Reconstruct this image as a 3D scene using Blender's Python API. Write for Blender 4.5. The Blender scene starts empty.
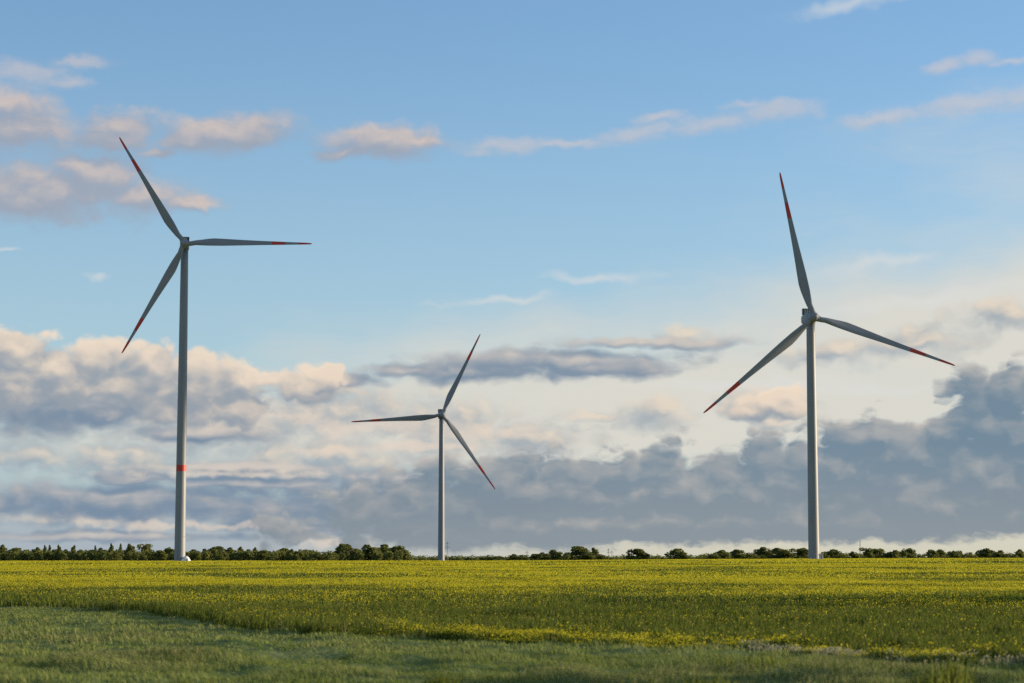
import bpy, bmesh, math, random
import numpy as np
from mathutils import Vector, Matrix, Euler

random.seed(7)
rng = np.random.default_rng(11)
R = math.radians
S = bpy.context.scene
COL = S.collection

# ------------------------------------------------------------------ camera
F = 75.0 / 36.0 * 1024
EYE = 2.4
HOR = 557.5
PITCH = math.atan((HOR - 341.5) / F)
cam_d = bpy.data.cameras.new('camera')
cam_d.lens = 75; cam_d.sensor_width = 36
cam_d.clip_start = 0.5; cam_d.clip_end = 60000
cam_d.dof.use_dof = True; cam_d.dof.focus_distance = 900; cam_d.dof.aperture_fstop = 1.5
cam = bpy.data.objects.new('camera', cam_d); COL.objects.link(cam)
cam.location = (0, 0, EYE); cam.rotation_euler = (R(90) + PITCH, 0, 0)
S.camera = cam


def ray(px, py):
    x = (px - 512) / F; u = (341.5 - py) / F
    c, s = math.cos(PITCH), math.sin(PITCH)
    v = Vector((x, c - u * s, s + u * c))
    return v / v.y


def at(px, py, dist):
    v = ray(px, py)
    return Vector((v.x * dist, dist, EYE + v.z * dist))


SUN_AZ, SUN_EL = R(76), R(9.5)
SUN = Vector((math.sin(SUN_AZ) * math.cos(SUN_EL), math.cos(SUN_AZ) * math.cos(SUN_EL), math.sin(SUN_EL)))

# ------------------------------------------------------------------ tagging
def tag(o, label=None, cat=None, group=None, kind=None):
    if label: o['label'] = label
    if cat: o['category'] = cat
    if group: o['group'] = group
    if kind: o['kind'] = kind
    return o


def empty(name, loc, rz=0.0):
    o = bpy.data.objects.new(name, None); COL.objects.link(o)
    o.location = loc; o.rotation_euler = (0, 0, rz); o.empty_display_size = 0.5
    return o


def link(name, me, parent=None, mats=()):
    o = bpy.data.objects.new(name, me); COL.objects.link(o)
    for m in mats: me.materials.append(m)
    if parent: o.parent = parent
    return o


def bm_obj(name, bm, parent=None, mats=(), smooth=True):
    me = bpy.data.meshes.new(name)
    bm.normal_update(); bm.to_mesh(me); bm.free()
    if smooth:
        me.polygons.foreach_set('use_smooth', [True] * len(me.polygons))
    return link(name, me, parent, mats)


# ------------------------------------------------------------------ materials
def new_mat(name):
    m = bpy.data.materials.new(name); m.use_nodes = True
    nt = m.node_tree
    return m, nt, nt.nodes['Principled BSDF']


def painted(name, c1, c2, rough=0.45, scale=(0.5, 0.5, 0.06), bump=0.0, spec=0.5):
    m, nt, b = new_mat(name)
    tc = nt.nodes.new('ShaderNodeTexCoord')
    mp = nt.nodes.new('ShaderNodeMapping'); mp.inputs['Scale'].default_value = scale
    nz = nt.nodes.new('ShaderNodeTexNoise'); nz.inputs['Detail'].default_value = 6; nz.inputs['Scale'].default_value = 1.0
    rp = nt.nodes.new('ShaderNodeValToRGB')
    rp.color_ramp.elements[0].position = 0.3; rp.color_ramp.elements[0].color = (*c1, 1)
    rp.color_ramp.elements[1].position = 0.7; rp.color_ramp.elements[1].color = (*c2, 1)
    nt.links.new(tc.outputs['Object'], mp.inputs[0]); nt.links.new(mp.outputs[0], nz.inputs['Vector'])
    nt.links.new(nz.outputs[0], rp.inputs[0]); nt.links.new(rp.outputs[0], b.inputs['Base Color'])
    b.inputs['Roughness'].default_value = rough
    b.inputs['Specular IOR Level'].default_value = spec
    return m


def leafy(name, c1, c2, trans=0.35, scale=0.3, detail=3.0):
    """Diffuse plus translucent leaf, colour drifting slowly from clump to clump."""
    m, nt, b = new_mat(name)
    out = nt.nodes['Material Output']; nt.nodes.remove(b)
    geo = nt.nodes.new('ShaderNodeNewGeometry')
    nz = nt.nodes.new('ShaderNodeTexNoise'); nz.inputs['Scale'].default_value = scale; nz.inputs['Detail'].default_value = detail
    rp = nt.nodes.new('ShaderNodeValToRGB')
    rp.color_ramp.elements[0].position = 0.32; rp.color_ramp.elements[0].color = (*c1, 1)
    rp.color_ramp.elements[1].position = 0.68; rp.color_ramp.elements[1].color = (*c2, 1)
    nt.links.new(geo.outputs['Position'], nz.inputs['Vector']); nt.links.new(nz.outputs[0], rp.inputs[0])
    d = nt.nodes.new('ShaderNodeBsdfDiffuse'); t = nt.nodes.new('ShaderNodeBsdfTranslucent')
    mx = nt.nodes.new('ShaderNodeMixShader'); mx.inputs[0].default_value = trans
    nt.links.new(rp.outputs[0], d.inputs[0]); nt.links.new(rp.outputs[0], t.inputs[0])
    nt.links.new(d.outputs[0], mx.inputs[1]); nt.links.new(t.outputs[0], mx.inputs[2])
    nt.links.new(mx.outputs[0], out.inputs['Surface'])
    return m


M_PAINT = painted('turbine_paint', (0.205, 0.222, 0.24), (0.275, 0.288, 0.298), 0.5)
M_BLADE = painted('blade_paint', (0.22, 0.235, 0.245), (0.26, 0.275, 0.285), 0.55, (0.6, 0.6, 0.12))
M_RED = painted('signal_red_paint', (0.50, 0.040, 0.02), (0.60, 0.055, 0.03), 0.5)
M_SEAM = painted('flange_seam', (0.22, 0.22, 0.21), (0.30, 0.30, 0.29), 0.6)
M_DARK = painted('dark_grille', (0.035, 0.035, 0.04), (0.06, 0.06, 0.06), 0.6)
M_WHITE = painted('white_steel', (0.72, 0.71, 0.68), (0.80, 0.79, 0.76), 0.5)
M_STEEL = painted('weathered_steel', (0.14, 0.15, 0.16), (0.22, 0.22, 0.22), 0.6)

# ------------------------------------------------------------------ value noise (numpy)
_T = rng.random((256, 256)).astype(np.float64)


def vnoise(x, y):
    x = np.asarray(x, float); y = np.asarray(y, float)
    xi = np.floor(x).astype(int); yi = np.floor(y).astype(int)
    fx = x - xi; fy = y - yi
    fx = fx * fx * (3 - 2 * fx); fy = fy * fy * (3 - 2 * fy)
    a = _T[xi & 255, yi & 255]; b = _T[(xi + 1) & 255, yi & 255]
    c = _T[xi & 255, (yi + 1) & 255]; d = _T[(xi + 1) & 255, (yi + 1) & 255]
    return (a * (1 - fx) + b * fx) * (1 - fy) + (c * (1 - fx) + d * fx) * fy


def fbm(x, y, o=4):
    s = 0; a = 0.5; t = 0
    for k in range(o):
        s = s + a * vnoise(x * 2 ** k + 17.3 * k, y * 2 ** k + 9.1 * k); t += a; a *= 0.5
    return s / t


def sstep(a, b, x):
    t = np.clip((x - a) / (b - a), 0, 1)
    return t * t * (3 - 2 * t)


# ------------------------------------------------------------------ terrain
AZK = [-1.0, -0.24, 0.0, 0.07, 0.14, 0.24, 1.0]
ZK = [0.3, 0.35, 0.5, 1.0, 1.45, 1.7, 2.0]


def ground_z(x, y):
    x = np.asarray(x, float); y = np.asarray(y, float)
    rr = np.sqrt(x * x + y * y)
    az = np.clip(x / np.maximum(np.abs(y), 1.0), -1, 1)
    crest = np.interp(az, AZK, ZK)
    up = sstep(120, 950, rr); dn = sstep(1050, 2600, rr)
    z = crest * up * (1 - dn) - 3.0 * dn
    und = (fbm(x / 38 + 3, y / 38 + 8, 3) - 0.5) * 0.45 * sstep(20, 60, rr) * (1 - sstep(500, 1000, rr))
    lump = ((fbm(x / 2.6, y / 2.6, 3) - 0.5) * 0.40 + (fbm(x / 1.1 + 31, y / 1.5 + 7, 2) - 0.5) * 0.24) * (1 - sstep(60, 160, rr))
    return z + und + lump


# edge between the short grass and the flowering crop, in ground coordinates
_EDGE_PX = [(-320, 594), (-160, 600), (0, 606), (100, 610), (170, 615), (200, 621), (250, 628), (330, 633), (430, 637), (512, 640),
            (640, 644), (760, 649), (830, 657), (900, 664), (1024, 668), (1200, 676), (1500, 690)]
_EX, _EY = [], []
for px_, py_ in _EDGE_PX:
    d_ = EYE * F / (py_ - HOR)
    _EX.append((px_ - 512) / F); _EY.append(d_)


def edge_dist(x, y):
    """Metres past the crop edge (positive inside the crop)."""
    az = x / np.maximum(y, 1.0)
    e = np.interp(az, _EX, _EY) + (fbm(x / 3.0, y / 3.0, 3) - 0.5) * 2.2
    return y - e


# ------------------------------------------------------------------ ground sheet
def build_ground():
    rings = [3.0]
    while rings[-1] < 30000: rings.append(rings[-1] * (1.018 if rings[-1] < 1500 else 1.06))
    rings = np.array(rings)
    a_f = np.linspace(R(-22), R(22), 240)
    a_b = np.linspace(R(22), R(338), 110)[1:-1]
    ang = np.concatenate([a_f, a_b]); n = len(ang)
    rr, aa = np.meshgrid(rings, ang, indexing='ij')
    x = (rr * np.sin(aa)).ravel(); y = (rr * np.cos(aa)).ravel()
    z = ground_z(x, y)
    v = np.column_stack([x, y, z]); v = np.vstack([v, [[0, 0, float(ground_z(0, 0))]]])
    k = len(rings)
    i, j = np.meshgrid(np.arange(k - 1), np.arange(n), indexing='ij')
    j2 = (j + 1) % n
    q = np.stack([i * n + j, i * n + j2, (i + 1) * n + j2, (i + 1) * n + j], -1).reshape(-1, 4)[:, ::-1]
    cen = len(v) - 1
    t = np.stack([np.full(n, cen), (np.arange(n) + 1) % n, np.arange(n)], -1)[:, ::-1]
    me = bpy.data.meshes.new('ground')
    me.from_pydata(v.tolist(), [], t.tolist() + q.tolist())
    me.polygons.foreach_set('use_smooth', [True] * len(me.polygons))
    yy = np.maximum(v[:, 1], 1)
    ed = np.where(v[:, 1] > 20, edge_dist(v[:, 0], yy), -5)
    at_ = me.attributes.new('crop', 'FLOAT', 'POINT')
    at_.data.foreach_set('value', sstep(-0.4, 0.6, ed).astype(np.float32))
    m, nt, b = new_mat('field_ground')
    L = nt.links.new
    geo = nt.nodes.new('ShaderNodeNewGeometry')
    def noise(scale, detail, vec=None):
        nz = nt.nodes.new('ShaderNodeTexNoise'); nz.inputs['Scale'].default_value = scale; nz.inputs['Detail'].default_value = detail
        L(vec or geo.outputs['Position'], nz.inputs['Vector']); return nz.outputs[0]
    def ramp(fac, stops):
        r = nt.nodes.new('ShaderNodeValToRGB')
        while len(r.color_ramp.elements) < len(stops): r.color_ramp.elements.new(0.5)
        for e, (p, c) in zip(r.color_ramp.elements, stops): e.position = p; e.color = (*c, 1)
        L(fac, r.inputs[0]); return r.outputs[0]
    def mix(f, a, b_):
        mx = nt.nodes.new('ShaderNodeMix'); mx.data_type = 'RGBA'
        if isinstance(f, float): mx.inputs[0].default_value = f
        else: L(f, mx.inputs[0])
        L(a, mx.inputs[6]); L(b_, mx.inputs[7]); return mx.outputs[2]
    grass = ramp(noise(0.8, 6), [(0.3, (0.06, 0.105, 0.028)), (0.55, (0.14, 0.18, 0.055)), (0.75, (0.21, 0.235, 0.09))])
    crop_near = ramp(noise(1.2, 5), [(0.35, (0.045, 0.07, 0.014)), (0.7, (0.10, 0.13, 0.026))])
    crop_far = ramp(noise(0.05, 10), [(0.30, (0.09, 0.125, 0.018)), (0.48, (0.22, 0.22, 0.02)), (0.7, (0.38, 0.32, 0.022))])
    ln = nt.nodes.new('ShaderNodeVectorMath'); ln.operation = 'LENGTH'; L(geo.outputs['Position'], ln.inputs[0])
    mr = nt.nodes.new('ShaderNodeMapRange'); mr.inputs[1].default_value = 140; mr.inputs[2].default_value = 500
    L(ln.outputs['Value'], mr.inputs[0])
    mr2 = nt.nodes.new('ShaderNodeMapRange'); mr2.inputs[1].default_value = 1150; mr2.inputs[2].default_value = 1300
    L(ln.outputs['Value'], mr2.inputs[0])
    far_land = ramp(noise(0.004, 4), [(0.4, (0.05, 0.065, 0.025)), (0.6, (0.10, 0.10, 0.04))])
    crop = mix(mr2.outputs[0], mix(mr.outputs[0], crop_near, crop_far), far_land)
    at = nt.nodes.new('ShaderNodeAttribute'); at.attribute_name = 'crop'
    L(mix(at.outputs['Fac'], grass, crop), b.inputs['Base Color'])
    b.inputs['Roughness'].default_value = 0.95; b.inputs['Specular IOR Level'].default_value = 0.1
    bp = nt.nodes.new('ShaderNodeBump'); bp.inputs['Strength'].default_value = 0.8; bp.inputs['Distance'].default_value = 0.12
    L(noise(3.0, 6), bp.inputs['Height']); L(bp.outputs[0], b.inputs['Normal'])
    o = link('ground', me, None, [m]); tag(o, kind='structure')


build_ground()

# ------------------------------------------------------------------ masses of small faces
class Faces:
    """Collects thousands of separate quads / triangles as numpy blocks, links them as ONE mesh."""
    def __init__(self): self.v, self.n, self.m = [], [], []

    def add(self, verts, mat):            # verts: (N, k, 3)
        if not len(verts): return
        self.v.append(verts.reshape(-1, 3)); self.n.append(np.full(len(verts), verts.shape[1]))
        self.m.append(np.broadcast_to(np.asarray(mat), (len(verts),)))

    def mesh(self, name):
        v = np.concatenate(self.v).astype(np.float32); n = np.concatenate(self.n).astype(np.int32); m = np.concatenate(self.m).astype(np.int32)
        me = bpy.data.meshes.new(name)
        me.vertices.add(len(v)); me.vertices.foreach_set('co', v.ravel())
        me.loops.add(len(v)); me.loops.foreach_set('vertex_index', np.arange(len(v), dtype=np.int32))
        me.polygons.add(len(n))
        st = np.concatenate([[0], np.cumsum(n)[:-1]]).astype(np.int32)
        me.polygons.foreach_set('loop_start', st); me.polygons.foreach_set('loop_total', n)
        me.polygons.foreach_set('material_index', m)
        me.update(calc_edges=True)
        return me


def unit(n):
    v = rng.normal(size=(n, 3)); return v / np.linalg.norm(v, axis=1, keepdims=True)


def rand_quads(c, size, flat=0.0):
    """Randomly turned small quads (petals, leaves) centred at c."""
    n = len(c)
    nrm = unit(n); nrm[:, 2] += flat * np.sign(nrm[:, 2] + 1e-9); nrm /= np.linalg.norm(nrm, axis=1, keepdims=True)
    t = np.cross(nrm, unit(n)); t /= np.linalg.norm(t, axis=1, keepdims=True)
    b = np.cross(nrm, t)
    s = np.broadcast_to(np.asarray(size, float).reshape(-1, 1), (n, 1)) * 0.5
    asp = rng.uniform(0.6, 1.0, (n, 1))
    return np.stack([c - t * s - b * s * asp * .4, c + t * s * .5 - b * s * asp, c + t * s + b * s * asp * .4, c - t * s * .5 + b * s * asp], 1)


def blades(base, h, w, lean, az=None):
    """Tapering upright grass blades: two stacked quads would be lost at this size, one kinked pair of faces each."""
    n = len(base)
    a = rng.uniform(0, 2 * np.pi, n) if az is None else az
    d = np.column_stack([np.cos(a), np.sin(a), np.zeros(n)])
    s = rng.uniform(0, 2 * np.pi, n)
    side = np.column_stack([np.cos(s), np.sin(s), np.zeros(n)]) * (np.asarray(w).reshape(-1, 1) * .5)
    h = np.asarray(h).reshape(-1, 1); lean = np.asarray(lean).reshape(-1, 1)
    up = np.array([[0, 0, 1.0]])
    mid = base + up * h * .6 + d * lean * h * .35
    tip = base + up * h * (1 - .25 * lean) + d * lean * h
    q = np.stack([base - side, base + side, mid + side * .8, mid - side * .8], 1)
    t = np.stack([mid - side * .8, mid + side * .8, tip], 1)
    return q, t


def scatter(n, y0, y1, half=0.285, extra=4.0):
    """Even cover of the wedge of ground in front of the photographer between two distances."""
    u = rng.random(n)
    y = np.sqrt(y0 * y0 + u * (y1 * y1 - y0 * y0))
    x = rng.uniform(-1, 1, n) * (half * y + extra)
    return x, y


G_LEAF = [leafy('crop_leaf_dark', (0.080, 0.108, 0.020), (0.115, 0.150, 0.028)),
          leafy('crop_leaf_mid', (0.140, 0.168, 0.030), (0.190, 0.220, 0.042))]
G_YEL = [leafy('crop_petal', (0.60, 0.52, 0.026), (0.70, 0.62, 0.04), 0.45),
         leafy('crop_petal_pale', (0.34, 0.34, 0.03), (0.46, 0.44, 0.05), 0.4)]
G_SEED = leafy('crop_seed_head', (0.16, 0.135, 0.06), (0.26, 0.22, 0.11), 0.3)


def flower_density(x, y, ed):
    n1 = fbm(x / 9 + 40, y / 16 + 3, 4)
    n2 = fbm(x / 30 + 4, y / 60 + 30, 3)
    far = sstep(105, 210, y + (n2 - .5) * 120)
    left = sstep(-2, -18, x) * (1 - far)
    d = 0.27 + 0.66 * far + 0.18 * left
    d = d * (0.12 + 1.4 * sstep(0.40, 0.62, n1 * .5 + n2 * .5))
    az = x / y
    strip = (1 - sstep(1.2, 4.2, ed)) * sstep(-0.10, -0.03, az) * (1 - 0.75 * sstep(0.11, 0.15, az))
    return np.clip(np.maximum(d, strip * (0.75 + 1.0 * n1)), 0, 1)


def crop_zone(f, n, y0, y1, k_leaf, k_fl, leaf_w, fl_s, clump, half=.40):
    x, y = scatter(int(n * (half * y1 + 4) / (.285 * y1 + 4)), y0, y1, half)
    ed = edge_dist(x, y); keep = ed > 0
    x, y, ed = x[keep], y[keep], ed[keep]
    h = (0.30 + 0.28 * fbm(x / 7 + 9, y / 7 + 1, 3)) * (0.75 + 0.25 * sstep(0, 1.5, ed))
    h *= 1 + 0.45 * sstep(0, -8, x) * (1 - sstep(4, 14, ed))
    h *= 1 - 0.35 * (1 - sstep(1.0, 5.0, ed)) * sstep(-0.06, 0.02, x / y)
    z = ground_z(x, y) - 0.02
    fd = flower_density(x, y, ed)
    N = len(x)
    for k in range(k_leaf):
        b = np.column_stack([x + rng.normal(0, clump, N), y + rng.normal(0, clump, N), z])
        q, t = blades(b, h * rng.uniform(.55, 1.08, N), leaf_w * rng.uniform(.6, 1.3, N), rng.uniform(.05, .6, N))
        mi = (rng.random(N) < 0.45).astype(int)
        seed = rng.random(N) < 0.05
        mi = np.where(seed, 4, mi)
        f.add(q, mi); f.add(t, mi)
    for k in range(k_fl):
        s = rng.random(N) < fd
        c = np.column_stack([x + rng.normal(0, clump, N), y + rng.normal(0, clump, N), z + h * rng.uniform(.72, 1.15, N)])[s]
        f.add(rand_quads(c, fl_s * rng.uniform(.6, 1.3, s.sum())), 2 + (rng.random(s.sum()) < .35).astype(int))


fc = Faces()
crop_zone(fc, 46000, 36, 100, 5, 5, 0.035, 0.040, 0.07, .34)
crop_zone(fc, 50000, 100, 220, 4, 7, 0.075, 0.056, 0.16)
crop_zone(fc, 46000, 220, 500, 3, 6, 0.18, 0.11, 0.4)
crop_zone(fc, 34000, 500, 1080, 3, 5, 0.5, 0.26, 1.0)
# dense low flowers along the near edge of the crop
pe = rng.uniform(-0.09, 0.27, 26000); ye = np.interp(pe, _EX, _EY) + rng.gamma(1.6, 1.1, 26000) - .3; xe = pe * ye
keep = (edge_dist(xe, ye) > -.3) & (rng.random(26000) < sstep(.38, .62, fbm(xe / 1.5 + 7, ye / 2.0 + 3, 3)) * np.interp(pe, [-.09, -.04, .02, .11, .14, .2, .27], [.1, .5, 1, .8, .35, .55, .5]))
xe, ye = xe[keep], ye[keep]; ze = ground_z(xe, ye)
hh = 0.12 + .18 * sstep(.3, .8, fbm(xe / 1.3, ye / 1.3, 3))
for k in range(2):
    bq, bt = blades(np.column_stack([xe + rng.normal(0, .05, len(xe)), ye, ze]), hh, np.full(len(xe), .04), rng.uniform(.1, .6, len(xe)))
    fc.add(bq, 1); fc.add(bt, 1)
for k in range(2):
    fc.add(rand_quads(np.column_stack([xe + rng.normal(0, .06, len(xe)), ye + rng.normal(0, .06, len(xe)), ze + hh * rng.uniform(.75, 1.2, len(xe))]), .034 * rng.uniform(.6, 1.3, len(xe))), 2 + k)
crop = link('flowering_crop', fc.mesh('flowering_crop'), None, [G_LEAF[0], G_LEAF[1], G_YEL[0], G_YEL[1], G_SEED])
tag(crop, 'yellow flowering crop covering the wide field up to the horizon trees', 'crop field', kind='stuff')

# foreground short grass
G_GR = [leafy('grass_grey_green', (0.205, 0.245, 0.072), (0.275, 0.310, 0.105), 0.3, 0.5, 4),
        leafy('grass_green', (0.130, 0.190, 0.038), (0.190, 0.250, 0.058), 0.3, 0.5, 4),
        leafy('grass_straw', (0.25, 0.26, 0.105), (0.32, 0.33, 0.145), 0.3, 0.5, 4),
        leafy('weed_leaf', (0.14, 0.17, 0.03), (0.20, 0.22, 0.045), 0.4, 0.5, 4),
        leafy('feather_grass', (0.32, 0.32, 0.20), (0.44, 0.43, 0.28), 0.4, 0.5, 4)]
fg = Faces()
for (n, y0, y1, kb, wd) in ((60000, 28, 52, 3, 0.016), (60000, 52, 100, 3, 0.03)):
    x, y = scatter(int(n * 1.15), y0, y1, .34)
    keep = edge_dist(x, y) < 0.25
    x, y = x[keep], y[keep]
    n1 = fbm(x / 1.1 + 5, y / 1.8 + 2, 3); n2 = fbm(x / 4 + 15, y / 7 + 2, 3)
    h = 0.05 + 0.15 * sstep(.3, .75, n1) + 0.10 * sstep(.5, .8, n2)
    z = ground_z(x, y) - 0.01
    for k in range(kb):
        N = len(x)
        b = np.column_stack([x + rng.normal(0, .06, N), y + rng.normal(0, .06, N), z])
        az = np.pi * (1.0 + 0.5 * (n2 - .5) * 4) + rng.normal(0, .7, N)
        q, t = blades(b, h * rng.uniform(.6, 1.15, N), wd * rng.uniform(.6, 1.3, N), rng.uniform(.3, 1.0, N), az)
        r_ = rng.random(N)
        mi = np.where(r_ < .06 + .55 * sstep(.48, .70, n2), 2, np.where(r_ < .25 + .6 * sstep(.35, .6, n1), 0, 1))
        fg.add(q, mi); fg.add(t, mi)
# pale feathery grass along the near edge of the crop
pe = rng.uniform(0.10, 0.26, 5200); ye = np.interp(pe, _EX, _EY) + rng.normal(0.3, .55, 5200); xe = pe * ye
dn = sstep(.42, .6, fbm(xe / 1.1, ye / 1.1 + 50, 3)) * np.interp(pe, [0.10, 0.125, 0.165, 0.20, 0.25], [.2, .9, .9, .3, .1])
s_ = rng.random(5200) < dn
be = np.column_stack([xe, ye, ground_z(xe, ye)])[s_]
q, t = blades(be, rng.uniform(.15, .28, len(be)), np.full(len(be), .016), rng.uniform(.1, .5, len(be)))
fg.add(q, 4); fg.add(t, 4)
fg.add(rand_quads(be + np.array([0, 0, .2]) + rng.normal(0, .03, be.shape), np.full(len(be), .045)), 4)
# brighter weeds standing out of the short grass
for (wx, wy, cnt, sp, hh) in ((2.1, 36.5, 130, .5, .32), (.9, 35.2, 90, .35, .25), (3.3, 37.5, 80, .4, .3), (-1.2, 36.2, 110, .14, .5), (7.0, 36.3, 120, .22, .45), (7.6, 37.2, 60, .15, .55), (-5.6, 38.2, 60, .3, .28), (-3.4, 36.9, 70, .3, .3), (4.8, 44, 60, .4, .3), (1.5, 48, 60, .5, .3)):
    b = np.column_stack([wx + rng.normal(0, sp, cnt), wy + rng.normal(0, sp, cnt), np.zeros(cnt)]); b[:, 2] = ground_z(b[:, 0], b[:, 1])
    q, t = blades(b, hh * rng.uniform(.6, 1.2, cnt), np.full(cnt, .035), rng.uniform(.1, .7, cnt)); fg.add(q, 3); fg.add(t, 3)
grass = link('meadow_grass', fg.mesh('meadow_grass'), None, G_GR)
tag(grass, 'short grey green grass lying in front of the yellow crop', 'grass', kind='stuff')

# ------------------------------------------------------------------ wind turbines
def lathe(bm, prof, seg=48, mat=0, axis='Z', cap=True, mtx=None):
    rings = []
    for r, z in prof:
        ring = []
        for k in range(seg):
            a = 2 * math.pi * k / seg
            p = Vector((r * math.cos(a), r * math.sin(a), z))
            if mtx: p = mtx @ p
            ring.append(bm.verts.new(p))
        rings.append(ring)
    fs = []
    for a, b in zip(rings, rings[1:]):
        for k in range(seg):
            f = bm.faces.new((a[k], a[(k + 1) % seg], b[(k + 1) % seg], b[k])); f.material_index = mat; fs.append(f)
    if cap:
        f = bm.faces.new(rings[0][::-1]); f.material_index = mat
        f = bm.faces.new(rings[-1]); f.material_index = mat
    return fs


def box(bm, lo, hi, mat=0, bevel=0.0, mtx=None):
    lo, hi = Vector(lo), Vector(hi)
    r = bmesh.ops.create_cube(bm, size=1.0, matrix=Matrix.Translation((lo + hi) / 2) @ Matrix.Diagonal((*(hi - lo), 1)))
    vs = r['verts']
    for f in {f for v in vs for f in v.link_faces}: f.material_index = mat
    if bevel:
        es = list({e for v in vs for e in v.link_edges})
        rb = bmesh.ops.bevel(bm, geom=es, offset=bevel, segments=3, affect='EDGES', profile=0.5)
        vs = list({v for f in rb['faces'] for v in f.verts} | {v for v in vs if v.is_valid})
    if mtx: bmesh.ops.transform(bm, matrix=mtx, verts=[v for v in vs if v.is_valid])


def bar(bm, p, q, r, mat=0, seg=6):
    p, q = Vector(p), Vector(q)
    m = Matrix.Translation(p) @ (q - p).to_track_quat('Z', 'Y').to_matrix().to_4x4()
    lathe(bm, [(r, 0), (r, (q - p).length)], seg, mat, mtx=m)


def blade_mesh(R_=58.5, r0=1.7):
    """Tapered twisted blade along +Z, leading edge towards +X, upwind side towards -Y; red bands by station."""
    st = [(1.2, 2.2, 1.0, 0), (3.0, 2.2, 1.0, 0), (5.0, 2.4, .85, 16), (8.0, 3.15, .55, 15), (11.0, 3.75, .40, 13.5), (13.5, 3.95, .33, 12),
          (17, 3.75, .29, 10), (22, 3.25, .26, 7.5), (28, 2.70, .24, 5.5), (34, 2.22, .22, 4), (39.8, 1.86, .21, 3), (46.2, 1.46, .20, 2),
          (49, 1.28, .19, 1.5), (51.9, 1.12, .18, 1), (55.5, .92, .17, .5), (57.2, .74, .17, 0), (58.2, .46, .18, 0), (58.5, .10, .2, 0)]
    bm = bmesh.new(); seg = 20; rings = []
    for r, c, tk, tw in st:
        ring = []
        rootness = max(0.0, min(1.0, (11.0 - r) / 7.0))
        le = 1.1 if r <= 3 else (1.1 - 0.02 * (r - 3) if c > 1.6 else max(c * .38, .03))
        le = min(le, c * 0.5) if r <= 3 else min(max(c * .30, .03), 1.1)
        for k in range(seg):
            a = 2 * math.pi * k / seg
            xx = .5 + .5 * math.cos(a)               # 1 at the leading edge, 0 at the trailing edge
            y_c = .5 * tk * math.sin(a)               # circle / ellipse
            s_ = 1 - xx
            y_a = math.copysign(1, math.sin(a)) * tk * 2.6 * (.2969 * math.sqrt(max(s_, 0)) - .126 * s_ - .3516 * s_ ** 2 + .2843 * s_ ** 3 - .1036 * s_ ** 4) * .9
            yy = y_c * rootness + y_a * (1 - rootness)
            X = (xx - 1) * c + le; Y = yy * c
            t = R(tw + 4)
            ring.append(bm.verts.new((X * math.cos(t) + Y * math.sin(t), X * math.sin(t) * -1 + Y * math.cos(t) - 0.9 * (r / R_) ** 2 * 0.6, r)))
        rings.append(ring)
    for i, (a, b) in enumerate(zip(rings, rings[1:])):
        mid = .5 * (st[i][0] + st[i + 1][0])
        red = 39.8 < mid < 46.2 or mid > 51.9
        for k in range(seg):
            f = bm.faces.new((a[k], a[(k + 1) % seg], b[(k + 1) % seg], b[k])); f.material_index = 1 if red else 0
    bm.faces.new(rings[0][::-1]); f = bm.faces.new(rings[-1]); f.material_index = 1
    bmesh.ops.recalc_face_normals(bm, faces=bm.faces)
    me = bpy.data.meshes.new('blade'); bm.to_mesh(me); bm.free()
    me.polygons.foreach_set('use_smooth', [True] * len(me.polygons))
    me.materials.append(M_BLADE); me.materials.append(M_RED)
    return me


BLADE = blade_mesh()
YAW = R(7)


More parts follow.
